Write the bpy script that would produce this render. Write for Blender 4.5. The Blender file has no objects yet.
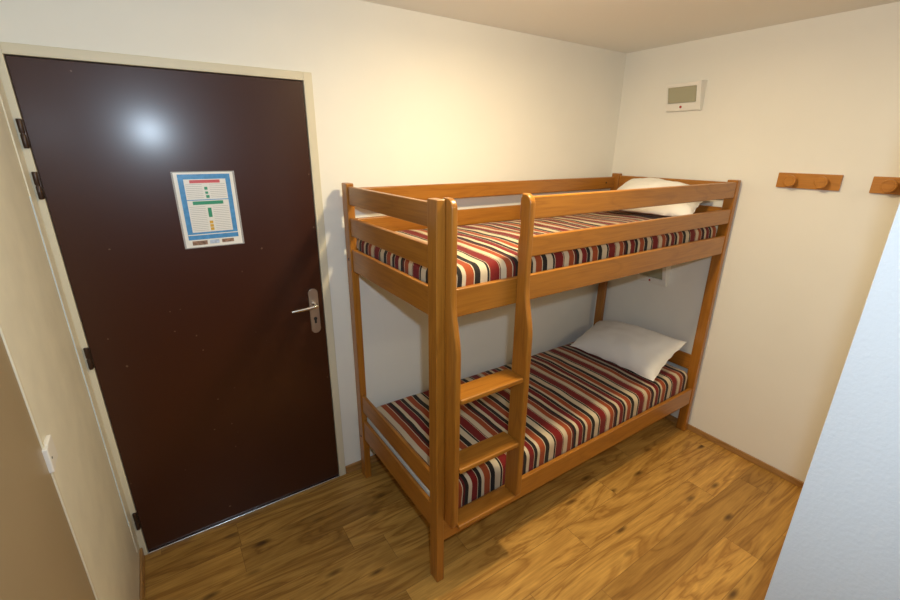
import bpy, bmesh, math, random
from mathutils import Vector, Matrix, noise
random.seed(7)
S = bpy.context.scene
C = S.collection

# ------------------------------------------------------------------ camera
def cam_matrix(yaw, pitch, roll, loc):
    fwd = Vector((math.sin(yaw)*math.cos(pitch), math.cos(yaw)*math.cos(pitch), math.sin(pitch)))
    right = Vector((math.cos(yaw), -math.sin(yaw), 0))
    up = right.cross(fwd)
    r2 = math.cos(roll)*right + math.sin(roll)*up
    u2 = -math.sin(roll)*right + math.cos(roll)*up
    m = Matrix((r2, u2, -fwd)).transposed().to_4x4()
    m.translation = loc
    return m
CAM = Vector((0.6443, -2.0290, 1.7755))
cd = bpy.data.cameras.new('camera')
cd.sensor_width = 36
cd.lens = 435.76/900*36
cd.clip_start = 0.02
cam = bpy.data.objects.new('camera', cd)
C.objects.link(cam)
cam.matrix_world = cam_matrix(0.59367, -0.33423, 0.00867, CAM)
S.camera = cam

# ------------------------------------------------------------------ light
w = bpy.data.worlds.new('world')
S.world = w
w.use_nodes = True
w.node_tree.nodes['Background'].inputs[0].default_value = (0.9, 0.95, 1, 1)
w.node_tree.nodes['Background'].inputs[1].default_value = 0.0

# warm round ceiling lamp above the bunk ladder
LAMP = (1.92, -1.0, 2.29)
WARM = (1.0, 0.80, 0.48)
ld = bpy.data.lights.new('ceiling_lamp_globe', 'POINT')
ld.shadow_soft_size = 0.07
ld.energy = 11
ld.color = WARM
lo = bpy.data.objects.new('ceiling_lamp_globe', ld)
lo.location = LAMP
C.objects.link(lo)
ld = bpy.data.lights.new('ceiling_lamp_disc', 'AREA')
ld.shape = 'DISK'
ld.size = 0.15
ld.energy = 17.5
ld.color = WARM
lo = bpy.data.objects.new('ceiling_lamp_disc', ld)
lo.location = (LAMP[0], LAMP[1], LAMP[2]-0.005)
C.objects.link(lo)

# fill light added to even out the walls, farther back behind the partition
ld = bpy.data.lights.new('fill_light_rear', 'AREA')
ld.shape = 'DISK'
ld.size = 0.45
ld.energy = 10
ld.color = (1.0, 0.84, 0.58)
lo = bpy.data.objects.new('fill_light_rear', ld)
lo.location = (2.75, -2.9, 2.30)
C.objects.link(lo)

# the camera's own flash, just up and to the right of the lens
fd = bpy.data.lights.new('camera_flash_light', 'SPOT')
fd.energy = 50
fd.color = (0.68, 0.84, 1.0)
fd.shadow_soft_size = 0.022
fd.spot_size = math.radians(168)
fd.spot_blend = 0.6
fo = bpy.data.objects.new('camera_flash_light', fd)
fo.matrix_world = cam_matrix(0.66, -0.05, 0, Vector((0.72, -2.042, 1.880)))
C.objects.link(fo)

vs = S.view_settings
vs.view_transform = 'Standard'
vs.look = 'None'
vs.exposure = 0.0
vs.gamma = 1.0
vs.use_curve_mapping = False

# ------------------------------------------------------------------ materials
def newmat(name):
    m = bpy.data.materials.new(name)
    m.use_nodes = True
    nt = m.node_tree
    return m, nt, nt.nodes['Principled BSDF']
def N(nt, t, **kw):
    n = nt.nodes.new(t)
    for k, v in kw.items():
        setattr(n, k, v)
    return n
def L(nt, a, b):
    nt.links.new(a, b)
def ramp(nt, stops, interp='LINEAR'):
    r = N(nt, 'ShaderNodeValToRGB')
    r.color_ramp.interpolation = interp
    e = r.color_ramp.elements
    while len(e) < len(stops):
        e.new(0.5)
    for el, (p, c) in zip(e, stops):
        el.position = p
        el.color = (c[0], c[1], c[2], 1)
    return r
def plain(name, col, rough=0.5, metal=0.0, spec=0.5, bump=0.0, bscale=200, var=0.0, vscale=6):
    m, nt, b = newmat(name)
    b.inputs['Base Color'].default_value = (*col, 1)
    b.inputs['Roughness'].default_value = rough
    b.inputs['Metallic'].default_value = metal
    b.inputs['Specular IOR Level'].default_value = spec
    tc = N(nt, 'ShaderNodeTexCoord')
    if var:
        n = N(nt, 'ShaderNodeTexNoise')
        n.inputs['Scale'].default_value = vscale
        n.inputs['Detail'].default_value = 4
        L(nt, tc.outputs['Object'], n.inputs['Vector'])
        r = ramp(nt, [(0.3, [c*(1-var) for c in col]), (0.7, [min(1, c*(1+var)) for c in col])])
        L(nt, n.outputs['Fac'], r.inputs[0])
        L(nt, r.outputs[0], b.inputs['Base Color'])
    if bump:
        n = N(nt, 'ShaderNodeTexNoise')
        n.inputs['Scale'].default_value = bscale
        n.inputs['Detail'].default_value = 3
        L(nt, tc.outputs['Object'], n.inputs['Vector'])
        bp = N(nt, 'ShaderNodeBump')
        bp.inputs['Strength'].default_value = bump
        bp.inputs['Distance'].default_value = 0.002
        L(nt, n.outputs['Fac'], bp.inputs['Height'])
        L(nt, bp.outputs[0], b.inputs['Normal'])
    return m

def wood(name, axis, dark, mid, light, rough=0.32):
    """varnished pine / beech, grain running along the given axis"""
    m, nt, b = newmat(name)
    tc = N(nt, 'ShaderNodeTexCoord')
    geo = N(nt, 'ShaderNodeObjectInfo')
    add = N(nt, 'ShaderNodeVectorMath', operation='ADD')
    L(nt, tc.outputs['Object'], add.inputs[0])
    sc = N(nt, 'ShaderNodeVectorMath', operation='SCALE')
    comb = N(nt, 'ShaderNodeCombineXYZ')
    for i in range(3):
        L(nt, geo.outputs['Random'], comb.inputs[i])
    L(nt, comb.outputs[0], sc.inputs[0])
    sc.inputs['Scale'].default_value = 5.0
    L(nt, sc.outputs[0], add.inputs[1])
    mp = N(nt, 'ShaderNodeMapping')
    s = [9.0, 9.0, 9.0]
    s[axis] = 1.1
    mp.inputs['Scale'].default_value = s
    L(nt, add.outputs[0], mp.inputs['Vector'])
    n1 = N(nt, 'ShaderNodeTexNoise')
    n1.inputs['Scale'].default_value = 1.3
    n1.inputs['Detail'].default_value = 2
    n1.inputs['Distortion'].default_value = 0.6
    L(nt, mp.outputs[0], n1.inputs['Vector'])
    # rings: fold the smooth field into growth bands
    mul = N(nt, 'ShaderNodeMath', operation='MULTIPLY')
    mul.inputs[1].default_value = 6.0
    L(nt, n1.outputs['Fac'], mul.inputs[0])
    fr = N(nt, 'ShaderNodeMath', operation='FRACT')
    L(nt, mul.outputs[0], fr.inputs[0])
    r1 = ramp(nt, [(0.0, mid), (0.55, light), (0.9, dark), (1.0, mid)])
    L(nt, fr.outputs[0], r1.inputs[0])
    mp2 = N(nt, 'ShaderNodeMapping')
    s2 = [160.0, 160.0, 160.0]
    s2[axis] = 5.0
    mp2.inputs['Scale'].default_value = s2
    L(nt, add.outputs[0], mp2.inputs['Vector'])
    n2 = N(nt, 'ShaderNodeTexNoise')
    n2.inputs['Scale'].default_value = 1
    n2.inputs['Detail'].default_value = 3
    L(nt, mp2.outputs[0], n2.inputs['Vector'])
    r2 = ramp(nt, [(0.3, dark), (0.62, light)])
    L(nt, n2.outputs['Fac'], r2.inputs[0])
    mx = N(nt, 'ShaderNodeMixRGB')
    mx.inputs[0].default_value = 0.5
    L(nt, r1.outputs[0], mx.inputs[1])
    L(nt, r2.outputs[0], mx.inputs[2])
    L(nt, mx.outputs[0], b.inputs['Base Color'])
    b.inputs['Roughness'].default_value = rough
    b.inputs['Coat Weight'].default_value = 0.25
    b.inputs['Coat Roughness'].default_value = 0.18
    return m
BD, BM, BL = (0.28, 0.098, 0.010), (0.36, 0.135, 0.015), (0.41, 0.162, 0.020)
WX = wood('varnished_wood_x', 0, BD, BM, BL)
WY = wood('varnished_wood_y', 1, BD, BM, BL)
WZ = wood('varnished_wood_z', 2, BD, BM, BL)
RACK = wood('coat_rack_wood', 1, (0.40, 0.150, 0.016), (0.47, 0.185, 0.022), (0.52, 0.215, 0.030), 0.4)
SKIRT = wood('skirting_wood', 0, (0.25, 0.12, 0.03), (0.36, 0.18, 0.055), (0.44, 0.235, 0.08), 0.4)
SKIRTY = wood('skirting_wood_y', 1, (0.25, 0.12, 0.03), (0.36, 0.18, 0.055), (0.44, 0.235, 0.08), 0.4)

WALL = plain('wall_paint', (0.88, 0.86, 0.785), 0.62, bump=0.10, bscale=260, spec=0.25, var=0.015, vscale=3)
CEIL = plain('ceiling_paint', (0.88, 0.87, 0.82), 0.8, bump=0.08, bscale=200, spec=0.2)
PLASTER = plain('partition_plaster', (0.63, 0.63, 0.63), 0.7, bump=0.45, bscale=130, spec=0.25)
FRAMEM = plain('door_frame_paint', (0.72, 0.66, 0.50), 0.4)
CREAM = plain('cream_laminate', (0.80, 0.75, 0.60), 0.45, var=0.05, vscale=9)
TAN = plain('closet_tan_laminate', (0.37, 0.28, 0.165), 0.38, var=0.06, vscale=2.5)
CAULK = plain('caulk_line', (0.62, 0.72, 0.78), 0.5)
HINGE = plain('dark_hinge_metal', (0.05, 0.026, 0.016), 0.35, metal=0.4)
STEEL = plain('threshold_steel', (0.72, 0.72, 0.72), 0.25, metal=1.0)
BRASSY = plain('satin_nickel', (0.50, 0.40, 0.32), 0.42, metal=0.75, bump=0.05)
CHROME = plain('bright_metal', (0.85, 0.82, 0.76), 0.18, metal=1.0)
BLACK = plain('black_hole', (0.02, 0.02, 0.02), 0.5)
WPLAST = plain('white_plastic', (0.85, 0.83, 0.77), 0.35)
LATCHM = plain('latch_plastic', (0.80, 0.76, 0.68), 0.4)
REDP = plain('red_switch', (0.45, 0.03, 0.02), 0.4)
PILLOW = plain('pillow_cotton', (0.86, 0.84, 0.80), 0.85, bump=0.12, bscale=60, spec=0.15)
TICK = plain('mattress_ticking', (0.62, 0.70, 0.78), 0.8)
BOARD = plain('bunk_base_board', (0.55, 0.42, 0.24), 0.6, var=0.06)

def door_mat():
    m, nt, b = newmat('dark_brown_door')
    tc = N(nt, 'ShaderNodeTexCoord')
    n = N(nt, 'ShaderNodeTexNoise')
    n.inputs['Scale'].default_value = 55
    n.inputs['Detail'].default_value = 0
    L(nt, tc.outputs['Object'], n.inputs['Vector'])
    r = ramp(nt, [(0.0, (0.044, 0.0115, 0.0050)), (0.845, (0.044, 0.0115, 0.0050)), (0.865, (0.15, 0.09, 0.06))])
    L(nt, n.outputs['Fac'], r.inputs[0])
    L(nt, r.outputs[0], b.inputs['Base Color'])
    b.inputs['Roughness'].default_value = 0.37
    b.inputs['Coat Weight'].default_value = 0.40
    b.inputs['Coat Roughness'].default_value = 0.20
    b.inputs['Specular IOR Level'].default_value = 0.30
    n2 = N(nt, 'ShaderNodeTexNoise')
    n2.inputs['Scale'].default_value = 240
    n2.inputs['Detail'].default_value = 2
    L(nt, tc.outputs['Object'], n2.inputs['Vector'])
    bp = N(nt, 'ShaderNodeBump')
    bp.inputs['Strength'].default_value = 0.06
    bp.inputs['Distance'].default_value = 0.001
    L(nt, n2.outputs['Fac'], bp.inputs['Height'])
    L(nt, bp.outputs[0], b.inputs['Normal'])
    return m
DOOR = door_mat()

def floor_mat():
    m, nt, b = newmat('oak_plank_floor')
    tc = N(nt, 'ShaderNodeTexCoord')
    uv = N(nt, 'ShaderNodeUVMap')
    uv.uv_map = 'plank'
    sep = N(nt, 'ShaderNodeSeparateXYZ')
    L(nt, uv.outputs[0], sep.inputs[0])
    sc = N(nt, 'ShaderNodeVectorMath', operation='SCALE')
    sc.inputs['Scale'].default_value = 37.0
    L(nt, uv.outputs[0], sc.inputs[0])
    add = N(nt, 'ShaderNodeVectorMath', operation='ADD')
    L(nt, tc.outputs['Object'], add.inputs[0])
    L(nt, sc.outputs[0], add.inputs[1])
    mp = N(nt, 'ShaderNodeMapping')
    mp.inputs['Scale'].default_value = (0.85, 6.0, 1)
    L(nt, add.outputs[0], mp.inputs['Vector'])
    n1 = N(nt, 'ShaderNodeTexNoise')
    n1.inputs['Scale'].default_value = 1.25
    n1.inputs['Detail'].default_value = 3.5
    n1.inputs['Roughness'].default_value = 0.55
    n1.inputs['Distortion'].default_value = 1.7
    L(nt, mp.outputs[0], n1.inputs['Vector'])
    mul = N(nt, 'ShaderNodeMath', operation='MULTIPLY')
    mul.inputs[1].default_value = 4.2
    L(nt, n1.outputs['Fac'], mul.inputs[0])
    fr = N(nt, 'ShaderNodeMath', operation='FRACT')
    L(nt, mul.outputs[0], fr.inputs[0])
    r1 = ramp(nt, [(0.0, (0.46, 0.245, 0.056)), (0.45, (0.59, 0.335, 0.082)), (0.88, (0.34, 0.165, 0.034)), (1.0, (0.46, 0.245, 0.056))])
    L(nt, fr.outputs[0], r1.inputs[0])
    mp2 = N(nt, 'ShaderNodeMapping')
    mp2.inputs['Scale'].default_value = (7, 130, 1)
    L(nt, add.outputs[0], mp2.inputs['Vector'])
    n2 = N(nt, 'ShaderNodeTexNoise')
    n2.inputs['Scale'].default_value = 1
    n2.inputs['Detail'].default_value = 3
    L(nt, mp2.outputs[0], n2.inputs['Vector'])
    r2 = ramp(nt, [(0.3, (0.66, 0.62, 0.56)), (0.65, (1.1, 1.1, 1.1))])
    L(nt, n2.outputs['Fac'], r2.inputs[0])
    m1 = N(nt, 'ShaderNodeMixRGB', blend_type='MULTIPLY')
    m1.inputs[0].default_value = 0.55
    L(nt, r1.outputs[0], m1.inputs[1])
    L(nt, r2.outputs[0], m1.inputs[2])
    # plank to plank tone
    r3 = ramp(nt, [(0.0, (0.74, 0.70, 0.64)), (1.0, (1.16, 1.14, 1.10))])
    L(nt, sep.outputs['X'], r3.inputs[0])
    m2 = N(nt, 'ShaderNodeMixRGB', blend_type='MULTIPLY')
    m2.inputs[0].default_value = 1
    L(nt, m1.outputs[0], m2.inputs[1])
    L(nt, r3.outputs[0], m2.inputs[2])
    # knots
    mp3 = N(nt, 'ShaderNodeMapping')
    mp3.inputs['Scale'].default_value = (3.0, 8.5, 1)
    L(nt, add.outputs[0], mp3.inputs['Vector'])
    vo = N(nt, 'ShaderNodeTexVoronoi')
    vo.inputs['Scale'].default_value = 1.0
    L(nt, mp3.outputs[0], vo.inputs['Vector'])
    r4 = ramp(nt, [(0.05, (0.14, 0.10, 0.08)), (0.16, (1, 1, 1))])
    L(nt, vo.outputs['Distance'], r4.inputs[0])
    m3 = N(nt, 'ShaderNodeMixRGB', blend_type='MULTIPLY')
    m3.inputs[0].default_value = 0.85
    L(nt, m2.outputs[0], m3.inputs[1])
    L(nt, r4.outputs[0], m3.inputs[2])
    L(nt, m3.outputs[0], b.inputs['Base Color'])
    b.inputs['Roughness'].default_value = 0.42
    b.inputs['Specular IOR Level'].default_value = 0.4
    return m
FLOOR = floor_mat()
FGAP = plain('plank_joint', (0.20, 0.10, 0.03), 0.7)

CR, BK, RD, OR, DR = (0.58, 0.48, 0.33), (0.016, 0.013, 0.011), (0.17, 0.009, 0.008), (0.31, 0.058, 0.014), (0.10, 0.010, 0.008)
STRIPES = [(RD, .050), (CR, .004), (DR, .004), (CR, .036), (OR, .032), (CR, .005), (DR, .012), (BK, .020), (CR, .022),
           (RD, .034), (CR, .004), (BK, .022), (CR, .020), (OR, .036), (CR, .004), (BK, .028), (CR, .042), (BK, .012), (CR, .004)]
STRIPES = [(c_, w_*(.80 if c_ == CR else .92)) for c_, w_ in STRIPES]
PER = sum(s[1] for s in STRIPES)
def stripe_mat():
    m, nt, b = newmat('striped_mattress_fabric')
    uv = N(nt, 'ShaderNodeUVMap')
    uv.uv_map = 'stripe'
    sep = N(nt, 'ShaderNodeSeparateXYZ')
    L(nt, uv.outputs[0], sep.inputs[0])
    tc = N(nt, 'ShaderNodeTexCoord')
    nz = N(nt, 'ShaderNodeTexNoise')
    nz.inputs['Scale'].default_value = 3.5
    L(nt, tc.outputs['Object'], nz.inputs['Vector'])
    wob = N(nt, 'ShaderNodeMath', operation='MULTIPLY_ADD')
    wob.inputs[1].default_value = 0.024
    L(nt, nz.outputs['Fac'], wob.inputs[0])
    L(nt, sep.outputs['X'], wob.inputs[2])
    dv = N(nt, 'ShaderNodeMath', operation='DIVIDE')
    dv.inputs[1].default_value = PER
    L(nt, wob.outputs[0], dv.inputs[0])
    fr = N(nt, 'ShaderNodeMath', operation='FRACT')
    L(nt, dv.outputs[0], fr.inputs[0])
    stops = []
    p = 0
    for c, wd in STRIPES:
        stops.append((p/PER, c))
        p += wd
    r = ramp(nt, stops, 'CONSTANT')
    L(nt, fr.outputs[0], r.inputs[0])
    L(nt, r.outputs[0], b.inputs['Base Color'])
    b.inputs['Roughness'].default_value = 0.8
    b.inputs['Specular IOR Level'].default_value = 0.2
    b.inputs['Sheen Weight'].default_value = 0.1
    n = N(nt, 'ShaderNodeTexNoise')
    n.inputs['Scale'].default_value = 350
    L(nt, tc.outputs['Object'], n.inputs['Vector'])
    bp = N(nt, 'ShaderNodeBump')
    bp.inputs['Strength'].default_value = 0.25
    bp.inputs['Distance'].default_value = 0.001
    L(nt, n.outputs['Fac'], bp.inputs['Height'])
    L(nt, bp.outputs[0], b.inputs['Normal'])
    return m
STRIPE = stripe_mat()

# ------------------------------------------------------------------ mesh helpers
def bx(bm, x0, x1, y0, y1, z0, z1, bev=0.0, seg=2):
    r = bmesh.ops.create_cube(bm, size=1)
    vs_ = r['verts']
    for v in vs_:
        v.co = Vector((x0 + (v.co.x+.5)*(x1-x0), y0 + (v.co.y+.5)*(y1-y0), z0 + (v.co.z+.5)*(z1-z0)))
    if bev:
        ed = list({e for v in vs_ for e in v.link_edges})
        bmesh.ops.bevel(bm, geom=ed, offset=bev, segments=seg, profile=0.5, affect='EDGES')
    return bm
def box(*a, **k):
    return bx(bmesh.new(), *a, **k)
def prism(pts, axis, a0, a1, bev=0.0, seg=2):
    """extrude a 2D outline (list of pairs) along an axis; pairs fill the two other axes in order"""
    bm = bmesh.new()
    def mk(p, a):
        l = list(p)
        l.insert(axis, a)
        return bm.verts.new(l)
    A = [mk(p, a0) for p in pts]
    B = [mk(p, a1) for p in pts]
    bm.faces.new(A)
    bm.faces.new(B[::-1])
    n = len(pts)
    for i in range(n):
        bm.faces.new((A[i], B[i], B[(i+1) % n], A[(i+1) % n]))
    bmesh.ops.recalc_face_normals(bm, faces=bm.faces)
    if bev:
        ed = [e for e in bm.edges if len(e.link_faces) == 2 and e.calc_face_angle(0) > 0.6]
        bmesh.ops.bevel(bm, geom=ed, offset=bev, segments=seg, profile=0.5, affect='EDGES')
    return bm
def lathe(bm, prof, origin, axis, n=28):
    """revolve (radius, along) pairs round an axis through origin"""
    ax = Vector(axis).normalized()
    t = Vector((0, 0, 1)) if abs(ax.z) < .9 else Vector((1, 0, 0))
    u = ax.cross(t).normalized()
    v = ax.cross(u)
    rings = []
    for r, h in prof:
        o = Vector(origin) + ax*h
        if r < 1e-6:
            rings.append([bm.verts.new(o)])
        else:
            rings.append([bm.verts.new(o + (u*math.cos(2*math.pi*i/n) + v*math.sin(2*math.pi*i/n))*r) for i in range(n)])
    for a, b in zip(rings, rings[1:]):
        for i in range(n):
            j = (i+1) % n
            q = [a[i % len(a)], a[j % len(a)], b[j % len(b)], b[i % len(b)]]
            q = list(dict.fromkeys(q))
            if len(q) >= 3:
                bm.faces.new(q)
    bmesh.ops.recalc_face_normals(bm, faces=bm.faces)
    return bm
def tube(bm, pts, radii, n=14):
    """round bar along points, closed ends"""
    rings = []
    P = [Vector(p) for p in pts]
    for i, p in enumerate(P):
        d = (P[min(i+1, len(P)-1)] - P[max(i-1, 0)]).normalized()
        t = Vector((0, 0, 1)) if abs(d.z) < .9 else Vector((1, 0, 0))
        u = d.cross(t).normalized()
        v = d.cross(u)
        r = radii[i] if isinstance(radii, (list, tuple)) else radii
        rings.append([bm.verts.new(p + (u*math.cos(2*math.pi*k/n) + v*math.sin(2*math.pi*k/n))*r) for k in range(n)])
    for a, b in zip(rings, rings[1:]):
        for i in range(n):
            j = (i+1) % n
            bm.faces.new((a[i], a[j], b[j], b[i]))
    bm.faces.new(rings[0][::-1])
    bm.faces.new(rings[-1])
    bmesh.ops.recalc_face_normals(bm, faces=bm.faces)
    return bm
def obj(name, bm, mat, parent=None, smooth=True, org=None):
    flat = max((f.calc_area() for f in bm.faces), default=0) > 4*sum(f.calc_area() for f in bm.faces)/max(1, len(bm.faces)) and len(bm.faces) < 300 and name not in ('peg', 'hinge', 'bolt', 'switch', 'lever_handle', 'light_bulb', 'screw', 'keyhole')
    me = bpy.data.meshes.new(name)
    if org is not None:
        bmesh.ops.translate(bm, verts=bm.verts, vec=-Vector(org))
    bm.to_mesh(me)
    bm.free()
    me.materials.append(mat)
    if smooth:
        for p in me.polygons:
            p.use_smooth = True
        me.set_sharp_from_angle(angle=math.radians(28 if name == 'peg' else 50))
    o = bpy.data.objects.new(name, me)
    C.objects.link(o)
    if smooth and flat:
        wn = o.modifiers.new('weighted_normals', 'WEIGHTED_NORMAL')
        wn.keep_sharp = True
        wn.weight = 100
    if org is not None:
        o.location = org
    if parent:
        o.parent = parent
    return o
def tag(o, label, cat, group=None):
    o['label'] = label
    o['category'] = cat
    if group:
        o['group'] = group
    return o
def thing(name, label, cat, loc, group=None):
    o = bpy.data.objects.new(name, None)
    o.empty_display_size = 0.1
    C.objects.link(o)
    o.location = loc
    return tag(o, label, cat, group)
def part(name, bm, mat, root, smooth=True, label=None, parent=None, base=None):
    """bm in world coordinates -> local to root"""
    bmesh.ops.translate(bm, verts=bm.verts, vec=-Vector(base if base is not None else root.location))
    o = obj(name, bm, mat, parent or root, smooth)
    if label:
        o['label'] = label
    return o
def struct(name, bm, mat, parent=None, smooth=True):
    o = obj(name, bm, mat, parent, smooth)
    if not parent:
        o['kind'] = 'structure'
    return o
def copy_tree(o, parent=None):
    c = o.copy()
    C.objects.link(c)
    if parent:
        c.parent = parent
    for ch in list(o.children):
        copy_tree(ch, c)
    return c

# ------------------------------------------------------------------ the room
XL, XR, H, YB = 0.32, 3.386, 2.372, -5.5
PX, PY = 1.6, -1.8475

bm = bmesh.new()
uvl = bm.loops.layers.uv.new('plank')
PW = 0.154
known = {0: [0.71], 2: [1.145], 6: [2.07], 7: [2.90], 9: [2.675], 5: [1.25], 8: [1.95], 10: [1.7]}
for r in range(-1, 38):
    y1 = -(0.042 + r*PW)
    y0 = y1 - PW
    seam = known.get(r, [random.uniform(0, 1.22)])[0]
    while seam > XL - 0.02:
        seam -= 1.22
    xs = [seam]
    while xs[-1] < XR + 0.1:
        xs.append(xs[-1] + 1.22)
    for a, b_ in zip(xs, xs[1:]):
        X0, X1 = max(a, XL-.1), min(b_, XR+.1)
        Y0, Y1 = max(y0, YB-.1), min(y1, .1)
        if X1 <= X0 or Y1 <= Y0:
            continue
        g = 0.0008
        f = bm.faces.new([bm.verts.new(p) for p in ((X0+g, Y0+g, 0), (X1-g, Y0+g, 0), (X1-g, Y1-g, 0), (X0+g, Y1-g, 0))])
        uvv = (random.random(), random.random())
        for l in f.loops:
            l[uvl].uv = uvv
fl = struct('floor', bm, FLOOR, smooth=False)
sub = obj('floor_joints', box(XL-.1, XR+.1, YB-.1, .1, -.1, -.0008), FGAP, fl, False)

T = 0.1
DX0, DX1, DZ = 0.344, 1.260, 2.040     # door leaf
FXR, FZ = 1.297, 2.073                 # outside of the steel frame
bm = bmesh.new()
bx(bm, FXR, XR+T, 0, T, 0, H)
bx(bm, XL-T, FXR, 0, T, FZ, H)
struct('wall_back', bm, WALL, smooth=False)
struct('wall_right', box(XR, XR+T, YB, 0, 0, H), WALL, smooth=False)
struct('wall_left', box(XL-T, XL, YB, T, 0, H), CREAM, smooth=False)
struct('wall_rear', box(XL-T, XR+T, YB-T, YB, 0, H), TAN, smooth=False)
struct('wall_partition', box(PX, PX+.12, YB+.001, PY, 0, H-.001, bev=0.0012), PLASTER)
struct('ceiling', box(XL-T, XR+T, YB-T, T, H, H+T), CEIL, smooth=False)

# entrance door: steel frame, leaf, hinges, lever handle, threshold
bm = bmesh.new()
bx(bm, XL, DX0, -.008, T, 0, FZ, bev=.003)
bx(bm, DX1, FXR, -.008, T, 0, FZ, bev=.003)
bx(bm, DX0-.001, DX1+.001, -.008, T, DZ, FZ, bev=.003)
d1 = struct('door_1', box(DX0+.002, DX1-.002, -.001, .040, .012, DZ-.003, bev=.002), DOOR)
fr_ = obj('door_frame', bm, FRAMEM, d1)
obj('threshold', box(DX0, DX1, -.012, .06, 0.0, .009, bev=.002), STEEL, d1)
for zc in (1.810, 1.647, 1.004, 0.202):
    bm = bmesh.new()
    for a, b_ in ((-.045, -.002), (.002, .045)):
        lathe(bm, [(0, a), (.0065, a), (.0075, a+.003), (.0075, b_-.003), (.0065, b_), (0, b_)], (DX0-.007, -.012, zc), (0, 0, 1), 14)
    lathe(bm, [(0, -.003), (.0055, -.003), (.0055, .003), (0, .003)], (DX0-.007, -.012, zc), (0, 0, 1), 12)
    bx(bm, DX0-.013, DX0+.002, -.010, -.004, zc-.043, zc+.043, bev=.001)
    obj('hinge', bm, HINGE, d1)
# lever on a long rounded plate
pc = 1.211
pts = []
for k in range(13):
    a = math.pi*k/12
    pts.append((pc + .0225*math.cos(a), 1.112 + .0225*math.sin(a)))
for k in range(13):
    a = math.pi + math.pi*k/12
    pts.append((pc + .0225*math.cos(a), .928 + .0225*math.sin(a)))
plate = obj('handle_plate', prism(pts, 1, -.010, .0, bev=.002), BRASSY, d1)
plate['label'] = 'satin nickel escutcheon plate'
bm = bmesh.new()
lathe(bm, [(0, 0), (.0115, 0), (.0115, .012), (.0095, .016), (.0095, .042), (.006, .050), (0, .051)], (pc, -.010, 1.058), (0, -1, 0), 20)
pth = [(pc+.004, -.052, 1.058), (pc-.012, -.055, 1.058), (pc-.035, -.056, 1.056), (pc-.065, -.056, 1.054), (pc-.095, -.055, 1.053), (pc-.118, -.053, 1.052)]
tube(bm, pth, [.0085, .0095, .0085, .0075, .007, .0055])
lv = obj('lever_handle', bm, CHROME, d1)
bm = bmesh.new()
lathe(bm, [(0, -.001), (.0085, -.001), (.0085, .0012), (0, .0012)], (pc, -.010, .982), (0, -1, 0), 18)
bx(bm, pc-.005, pc+.005, -.0112, -.009, .958, .978, bev=.0005)
obj('keyhole', bm, BLACK, plate)

# trims
struct('baseboard_back', box(FXR+.001, XR-.001, -.012, -.0005, 0, .052, bev=.003), SKIRT)
struct('baseboard_right', box(XR-.012, XR-.0005, PY+.001, -.014, 0, .038, bev=.003), SKIRTY)
struct('baseboard_left', box(XL+.0005, XL+.012, -.66, -.012, 0, .055, bev=.003), SKIRTY)
struct('trim_1', box(XL, XL+.004, -.086, -.010, .10, 2.12, bev=.001), CREAM)
struct('trim_2', box(XL+.0005, XL+.003, -.091, -.0865, .25, 1.62), CAULK)
struct('wall_shaft', box(XL-.02, XL+.0005, -.757, -.011, 0, H), CREAM, smooth=False)

# built-in closet door in the left wall
d2 = struct('door_2', box(XL-.01, XL+.003, -1.62, -.772, .01, 2.13, bev=.002), TAN)
e1 = obj('edge_strip', box(XL-.01, XL+.006, -.771, -.758, .01, 2.13, bev=.003), FRAMEM, d2)
bm = bmesh.new()
bx(bm, XL, XL+.011, -.7565, -.705, 1.024, 1.090, bev=.003)
bx(bm, XL, XL+.013, -.780, -.7570, 1.024, 1.090, bev=.003)
la = obj('latch', bm, LATCHM, d2)
la['label'] = 'white plastic latch'
lathe(bm := bmesh.new(), [(0, 0), (.003, 0), (.003, .001), (0, .001)], (XL+.0128, -.766, 1.058), (1, 0, 0), 12)
obj('screw', bm, BLACK, la)

# ------------------------------------------------------------------ bunk bed
BX0, BX1, BF, BK_ = 1.377, 3.363, -.862, -.048
ZT = 1.625
bed = thing('bunk_bed', 'varnished honey-brown wooden bunk bed with built-in ladder in the corner', 'bunk bed', ((BX0+BX1)/2, (BF+BK_)/2, 0))
PWX, PWY = 0.036, 0.057
for (xa, ya) in ((BX0, BF), (BX0, BK_-PWY), (BX1-PWX, BF), (BX1-PWX, BK_-PWY)):
    part('post', box(xa, xa+PWX, ya, ya+PWY, 0, ZT, bev=.004), WZ, bed)
XA, XB = BX0+PWX-.001, BX1-PWX+.001
RT = .022
F0 = BF+.004
# front
part('side_rail', box(1.4365, XB, F0, F0+RT, 1.213, 1.318, bev=.005), WX, bed)
part('side_rail', box(XA, XB, F0, F0+RT, .215, .325, bev=.005), WX, bed)
part('guard_rail', box(1.752, XB, F0, F0+RT, 1.530, 1.615, bev=.006), WX, bed)
part('guard_rail', box(1.752, XB, F0, F0+RT, 1.388, 1.468, bev=.006), WX, bed)
# back
B1 = BK_-.006
part('side_rail', box(XA, XB, B1-RT, B1, 1.213, 1.318, bev=.005), WX, bed)
part('side_rail', box(XA, XB, B1-RT, B1, .215, .325, bev=.005), WX, bed)
part('guard_rail', box(XA, XB, B1-RT, B1, 1.524, 1.602, bev=.006), WX, bed)
part('guard_rail', box(XA, XB, B1-RT, B1, 1.375, 1.462, bev=.006), WX, bed)
# ends
YA, YC = BF+PWY-.001, BK_-PWY+.001
for xa in (BX0+.007, BX1-.007-RT):
    for za, zb in ((1.530, 1.612), (1.388, 1.472), (1.218, 1.325), (.440, .540), (.262, .384)):
        part('end_rail', box(xa, xa+(RT if za > .5 else .018), YA, YC, za, zb, bev=.005), WY, bed)
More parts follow.
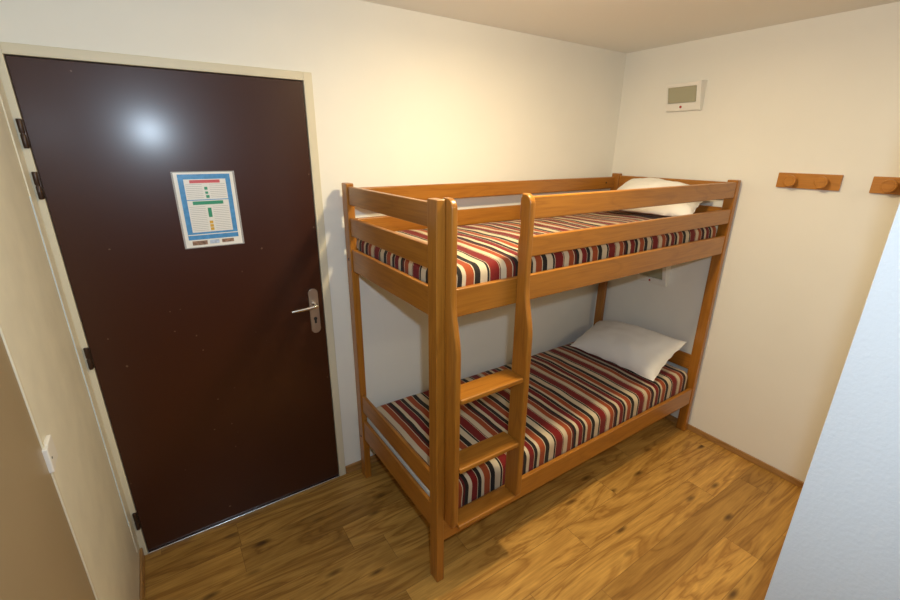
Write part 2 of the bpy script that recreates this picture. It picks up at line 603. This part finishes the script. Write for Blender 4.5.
# ladder uprights: notched planks with a bowed front edge, rounded on top
def upright(xa, xb, ft, fb, yb=F0-.0005, bev=.006):        # back edge against the rails
    o = []
    o.append((yb, ZT+.004))
    R = .034
    for k in range(9):
        a = math.pi/2*(1-k/8)
        o.append((ft + R - R*math.cos(a), ZT+.004 - R + R*math.sin(a)))
    n = 14
    o.append((ft, 1.30))
    for k in range(1, n+1):
        t = k/n
        s = t*t*(3-2*t)
        o.append((ft + (fb-ft)*s, 1.30 - .21*t))
    o.append((fb, .36))
    for k in range(1, 5):
        a = math.pi/2*k/4
        o.append((fb + .03*(1-math.cos(a)), .36 - .03*math.sin(a)))
    o.append((F0-.0005, .33))
    if yb > F0:
        o.append((F0-.0005, .345))
        o.append((yb, .35))
    else:
        o.append((yb, 1.205))
    # de-dup, prism along x
    return prism(o, 0, xa, xb, bev=bev, seg=3)
part('ladder_upright', upright(1.4128, 1.4360, -.897, -.930, yb=-.842, bev=.004), WZ, bed)
part('ladder_upright', upright(1.736, 1.763, -.907, -.942), WZ, bed)
for zt, yb in ((.928, F0+.02), (.625, F0+.02), (.347, F0-.001)):
    part('ladder_rung', box(1.435, 1.7365, -.937, yb, zt-.022, zt, bev=.006, seg=3), WX, bed)
# bolt heads on the end of posts
for z in (1.272, .27):
    bm = bmesh.new()
    lathe(bm, [(0, 0), (.007, 0), (.006, .003), (0, .004)], (BX0+.001, BK_-.028, z), (-1, 0, 0), 14)
    part('bolt', bm, HINGE, bed)
bm = bmesh.new()
lathe(bm, [(0, 0), (.007, 0), (.006, .003), (0, .004)], (XB-.09, B1-RT+.001, 1.565), (0, -1, 0), 14)
part('bolt', bm, HINGE, bed)
# boards that carry the mattresses
part('base_board', box(BX0+.032, BX1-.032, F0+RT+.001, B1-RT-.001, 1.222, 1.240), BOARD, bed, smooth=False)
part('base_board', box(BX0+.032, BX1-.032, F0+RT+.001, B1-RT-.001, .272, .290), BOARD, bed, smooth=False)

# ------------------------------------------------------------------ mattresses
def rounded_slab(x0, x1, y0, y1, z0, z1, rad, seed, crown=0.0, wav=0.004, phase=0.0):
    bm = bmesh.new()
    uvl = bm.loops.layers.uv.new('stripe')
    nx, ny, nz = 120, 60, 12
    cache = {}
    def P(ix, iy, iz):
        k = (ix, iy, iz)
        if k not in cache:
            def f(i, n, a, b):
                # denser samples near both ends
                t = i/n
                t = 0.5 - 0.5*math.cos(math.pi*t)*(0.55+0.45*abs(math.cos(math.pi*t)))
                return a + (b-a)*t
            p = Vector((f(ix, nx, x0, x1), f(iy, ny, y0, y1), f(iz, nz, z0, z1)))
            q = Vector((min(max(p.x, x0+rad), x1-rad), min(max(p.y, y0+rad), y1-rad), min(max(p.z, z0+rad*.35), z1-rad)))
            d = p - q
            if d.length > 1e-9:
                m_ = max(abs(d.x)/rad, abs(d.y)/rad, abs(d.z)/rad if d.z > 0 else abs(d.z)/(rad*.35))
                n_ = d.normalized()
                if d.z < 0:
                    p = q + Vector((d.x, d.y, d.z)) * (1.0 if m_ < 1e-6 else m_*min(1, rad/d.length if d.length > 0 else 1))
                else:
                    p = q + n_*rad*m_
            w_ = noise.noise(Vector((p.x*3.1+seed, p.y*3.7, p.z*4)))*wav + noise.noise(Vector((p.x*11+seed, p.y*9, p.z*12)))*wav*.45
            top = (p.z-z0)/(z1-z0)
            p = p + Vector((0, 0, w_*top))
            u_ = (p.x-x0)/(x1-x0)
            v_ = (p.y-y0)/(y1-y0)
            p.z += crown*top*(1-abs(2*u_-1)**6)*(1-abs(2*v_-1)**3)
            side = max(0.0, 1-min(p.y-y0, y1-p.y)/.05)
            p.y += (1 if p.y > (y0+y1)/2 else -1)*side*0.35*w_
            cache[k] = bm.verts.new(p)
        return cache[k]
    def quad(a, b, c, d, mode):
        f = bm.faces.new((a, b, c, d))
        for l in f.loops:
            co = l.vert.co
            l[uvl].uv = (co.x-x0+phase, co.y) if mode == 0 else (co.y+3.07, co.x)
    for i in range(nx):
        for j in range(ny):
            quad(P(i, j, nz), P(i+1, j, nz), P(i+1, j+1, nz), P(i, j+1, nz), 0)
            quad(P(i, j, 0), P(i, j+1, 0), P(i+1, j+1, 0), P(i+1, j, 0), 0)
    for i in range(nx):
        for k in range(nz):
            quad(P(i, 0, k), P(i+1, 0, k), P(i+1, 0, k+1), P(i, 0, k+1), 0)
            quad(P(i, ny, k), P(i, ny, k+1), P(i+1, ny, k+1), P(i+1, ny, k), 0)
    for j in range(ny):
        for k in range(nz):
            quad(P(0, j, k), P(0, j, k+1), P(0, j+1, k+1), P(0, j+1, k), 1)
            quad(P(nx, j, k), P(nx, j+1, k), P(nx, j+1, k+1), P(nx, j, k+1), 1)
    bmesh.ops.recalc_face_normals(bm, faces=bm.faces)
    return bm
MY0, MY1 = F0+RT+.005, B1-RT-.005
um = thing('mattress', 'striped mattress on the upper bunk behind the guard rails', 'mattress', (2.36, -.45, 1.240), 'striped bunk mattresses')
part('mattress_cover', rounded_slab(1.4145, 3.300, MY0, MY1, 1.244, 1.384, .036, 3.3, .012, .009, .117), STRIPE, um)
part('mattress_base', box(1.425, 3.29, MY0+.01, MY1-.01, 1.2405, 1.252), TICK, um, label='pale mattress underside')
lm = thing('mattress', 'striped mattress on the lower bunk beneath the ladder rungs', 'mattress', (2.36, -.45, .290), 'striped bunk mattresses')
part('mattress_cover', rounded_slab(1.4145, 3.318, MY0, MY1, .302, .440, .040, 8.1, .010, .008, -.006), STRIPE, lm)
part('mattress_base', box(1.4035, 3.31, -.802, -.108, .2905, .400, bev=.004), TICK, lm, label='pale blue mattress underside')

# ------------------------------------------------------------------ pillows
def pillow_mesh(A, B, Cc, D, thick, up, seed, sag=0.0):
    """A-D front edge, B-C back edge (world points); puffs along the local normal"""
    A, B, Cc, D = map(Vector, (A, B, Cc, D))
    bm = bmesh.new()
    n = 36
    grid = {}
    for s in (1, -1):
        for i in range(n+1):
            for j in range(n+1):
                if s == -1 and (i in (0, n) or j in (0, n)):
                    grid[(s, i, j)] = grid[(1, i, j)]
                    continue
                u, v = 2*i/n-1, 2*j/n-1
                u = math.sin(u*math.pi/2)*.5+u*.5
                v = math.sin(v*math.pi/2)*.5+v*.5
                # edges bow inwards between the corner ears
                uu = u*(1-.055*(1-v*v))
                vv = v*(1-.055*(1-u*u))
                a, b_ = (uu+1)/2, (vv+1)/2
                p = A.lerp(B, b_).lerp(D.lerp(Cc, b_), a)
                nn = ((D-A).lerp(Cc-B, b_)).cross((B-A).lerp(Cc-D, a)).normalized()
                if nn.z < 0:
                    nn = -nn
                h = max(0, (1-abs(u)**2.6)*(1-abs(v)**2.6))**.62
                wr = noise.noise(Vector((u*2.4+seed, v*2.4, s)))*.012 + noise.noise(Vector((u*6+seed, v*5, s*2)))*.004
                edge = (1-max(abs(u), abs(v)))
                ru = math.sin(math.atan2(v, u)*17+seed)*.004*math.exp(-edge*9)
                t = thick*(up if s == 1 else (1-up))
                p = p + nn*(s*t*h + (wr*min(1, edge*4) + ru)*(1 if s == 1 else .4))
                p = p - nn*sag*(1-u*u)*(1-v*v)
                grid[(s, i, j)] = bm.verts.new(p)
    for s in (1, -1):
        for i in range(n):
            for j in range(n):
                q = [grid[(s, i, j)], grid[(s, i+1, j)], grid[(s, i+1, j+1)], grid[(s, i, j+1)]]
                bm.faces.new(q if s == 1 else q[::-1])
    bmesh.ops.recalc_face_normals(bm, faces=bm.faces)
    return bm
o = obj('pillow', pillow_mesh((2.90, -.19, .480), (3.285, -.13, .565), (3.28, -.79, .640), (2.93, -.81, .478), .14, .78, 1.7, 0.0), PILLOW, org=(3.09, -.48, .45))
tag(o, 'white pillow on the lower bunk leaning against the end of the bed', 'pillow', 'white pillows')
o = obj('pillow', pillow_mesh((3.0, -.20, 1.428), (3.29, -.22, 1.575), (3.295, -.745, 1.540), (3.03, -.800, 1.432), .15, .75, 5.2, 0.0), PILLOW, org=(3.15, -.47, 1.40))
tag(o, 'white pillow on the upper bunk behind the guard rails', 'pillow', 'white pillows')

# ------------------------------------------------------------------ wall lamps
def glass_mat():
    m, nt, b = newmat('lamp_diffuser')
    b.inputs['Base Color'].default_value = (0.62, 0.60, 0.42, 1)
    b.inputs['Roughness'].default_value = 0.22
    b.inputs['Transmission Weight'].default_value = 0.40
    return m
DIFF = glass_mat()
BULB = plain('bulb_glass', (0.85, 0.83, 0.75), 0.2)
LY0, LY1 = -.562, -.352
wl = thing('wall_lamp', 'white plastic wedge wall lamp high on the wall above the upper bunk', 'wall lamp', (XR, -.447, 2.0), 'bunk reading lamps')
# wedge: front face tips downward, open window in it
tf, bf = (3.322, 2.150), (3.358, 2.000)
def onf(t, d=0.0):
    x_ = tf[0] + (bf[0]-tf[0])*t
    z_ = tf[1] + (bf[1]-tf[1])*t
    nx_, nz_ = -(tf[1]-bf[1]), -(bf[0]-tf[0])
    l_ = math.hypot(nx_, nz_)
    return (x_ + nx_/l_*d, z_ + nz_/l_*d)
bm = bmesh.new()
def pr(bm, pts, y0, y1, bev=.002):
    b2 = prism(pts, 1, y0, y1, bev=bev)
    me_ = bpy.data.meshes.new('tmp')
    b2.to_mesh(me_)
    b2.free()
    bm.from_mesh(me_)
    bpy.data.meshes.remove(me_)
xw = XR - .0005
pr(bm, [(xw-.001, 2.155), onf(.006, -.0006), onf(.15, -.0006), (xw-.001, 2.13)], LY0+.012, LY1-.003)                 # top bar
pr(bm, [(xw-.001, 1.999), onf(.994, -.0006), onf(.72, -.0006), (xw-.001, 2.04)], LY0+.012, LY1-.003)                  # lip
pr(bm, [(xw, 2.156), tf, bf, (xw, 1.998)], LY0, LY0+.026)                  # cheek towards the room
pr(bm, [(xw, 2.156), tf, bf, (xw, 1.998)], LY1-.012, LY1)                  # far cheek
bx(bm, XR-.006, xw-.002, LY0+.013, LY1-.004, 2.003, 2.150)
lh = part('lamp_housing', bm, WPLAST, wl, smooth=False)
bm = prism([onf(.16, -.004), onf(.71, -.004), onf(.71, -.010), onf(.16, -.010)], 1, LY0+.03, LY1-.011)
part('lamp_diffuser', bm, DIFF, wl, label='greenish translucent lamp window')
bm = bmesh.new()
tube(bm, [(3.362, LY1-.04, 2.095), (3.362, LY1-.06, 2.095), (3.362, LY1-.10, 2.095), (3.362, LY1-.125, 2.095)], [.008, .016, .018, .006])
part('light_bulb', bm, BULB, wl)
bm = bmesh.new()
a = onf(.86)
lathe(bm, [(0, -.002), (.0065, -.002), (.0065, .003), (.005, .005), (0, .0055)], (a[0], -.447, a[1]), (-(tf[1]-bf[1]), 0, -(bf[0]-tf[0])), 16)
part('switch', bm, REDP, wl, parent=lh, label='small red switch')
w2 = copy_tree(wl)
w2.location = (XR, -.432, .925)
w2['label'] = 'wall lamp half hidden beneath the upper bunk rail above the lower pillow'

# ------------------------------------------------------------------ coat racks
cr = thing('coat_rack', 'wooden coat rack with two pegs nearer the bunk bed', 'coat rack', (XR, -1.158, 1.636), 'peg boards on the right wall')
part('board', box(XR-.015, XR-.0005, -1.290, -1.027, 1.600, 1.673, bev=.002), RACK, cr)
for yc in (-1.093, -1.222):
    bm = bmesh.new()
    lathe(bm, [(0, 0), (.0165, 0), (.0165, .014), (.020, .020), (.0275, .026), (.0285, .030), (.0275, .036), (.0250, .0375), (.0225, .0375), (.0215, .0362), (.0200, .0362), (.0190, .0375), (0, .0375)],
          (XR-.0145, yc, 1.636), (-1, 0, 0), 30)
    part('peg', bm, RACK, cr)
c2 = copy_tree(cr)
c2.location = (XR, -1.158-.373, 1.636)
c2['label'] = 'wooden coat rack beside the white partition, cut off by the photo edge'

# ------------------------------------------------------------------ notice on the door
PAPER = plain('notice_paper', (0.82, 0.82, 0.80), 0.25)
BLUE = plain('notice_blue', (0.09, 0.30, 0.62), 0.25, var=0.12, vscale=60)
NRED = plain('notice_red', (0.62, 0.10, 0.11), 0.3)
NGRN = plain('notice_green', (0.04, 0.30, 0.17), 0.3)
NYEL = plain('notice_yellow', (0.70, 0.42, 0.05), 0.3)
NGRY = plain('notice_print', (0.52, 0.52, 0.52), 0.4)
NBRN = plain('notice_photo_brown', (0.28, 0.17, 0.12), 0.3, var=0.5, vscale=90)
NPAL = plain('notice_photo_pale', (0.45, 0.55, 0.72), 0.3, var=0.3, vscale=90)
SLEEVE, nt_, b_ = newmat('clear_sleeve')
b_.inputs['Base Color'].default_value = (0.9, 0.9, 0.92, 1)
b_.inputs['Roughness'].default_value = 0.15
b_.inputs['Alpha'].default_value = 0.30
nz = thing('notice_sheet', 'blue bordered notice in a clear sleeve on the brown door', 'notice', (.833, -.001, 1.532))
def slab(name, x0, x1, z0, z1, lvl, mat, parent=None, label=None):
    y = -.0015 - .0004*lvl
    return part(name, box(x0, x1, y-.0004, y, z0, z1), mat, nz, smooth=False, label=label, parent=parent)
slab('sleeve', .7225, .9440, 1.3835, 1.6835, 0, SLEEVE, label='clear plastic sleeve')
sh = slab('sheet', .7285, .9370, 1.3870, 1.6800, 1, PAPER)
slab('border', .7410, .9250, 1.4170, 1.6730, 2, BLUE, sh, 'blue printed border')
slab('text_panel', .7595, .9075, 1.4465, 1.6540, 3, PAPER, sh, 'white text panel')
slab('divider', .7595, .9075, 1.5725, 1.5755, 4, BLUE, sh)
slab('heading_band', .779, .886, 1.6390, 1.6510, 4, NRED, sh, 'red heading band')
slab('heading_band', .778, .887, 1.5555, 1.5690, 4, NGRN, sh, 'green heading band')
slab('divider', .742, .924, 1.4350, 1.4385, 3, PAPER, sh)
for (x0, x1, z0, z1) in ((.827, .838, 1.613, 1.624), (.828, .838, 1.597, 1.606), (.829, .841, 1.581, 1.592)):
    slab('icon', x0, x1, z0, z1, 5, NGRN, sh)
slab('icon', .827, .840, 1.505, 1.542, 5, NGRN, sh)
for z0 in (1.479, 1.465, 1.452):
    slab('icon', .826, .839, z0, z0+.011, 5, NYEL, sh)
def print_mat():
    m, nt, b = newmat('notice_print_lines')
    tc = N(nt, 'ShaderNodeTexCoord')
    sp = N(nt, 'ShaderNodeSeparateXYZ')
    L(nt, tc.outputs['Object'], sp.inputs[0])
    mu = N(nt, 'ShaderNodeMath', operation='MULTIPLY')
    mu.inputs[1].default_value = 1/.0072
    L(nt, sp.outputs['Z'], mu.inputs[0])
    fr = N(nt, 'ShaderNodeMath', operation='FRACT')
    L(nt, mu.outputs[0], fr.inputs[0])
    r = ramp(nt, [(0, (.50, .50, .50)), (.3, (.82, .82, .80))], 'CONSTANT')
    L(nt, fr.outputs[0], r.inputs[0])
    L(nt, r.outputs[0], b.inputs['Base Color'])
    b.inputs['Roughness'].default_value = .3
    return m
PRINT = print_mat()
for (xa, xb) in ((.764, .820), (.846, .903)):
    for (za, zb) in ((1.580, 1.635), (1.4505, 1.551)):
        slab('text_block', xa, xb, za, zb, 4, PRINT, sh, 'block of small grey print')
slab('photo_strip', .752, .806, 1.395, 1.412, 2, NBRN, sh)
slab('photo_strip', .815, .850, 1.397, 1.412, 2, NPAL, sh)
slab('photo_strip', .860, .905, 1.398, 1.412, 2, NBRN, sh)
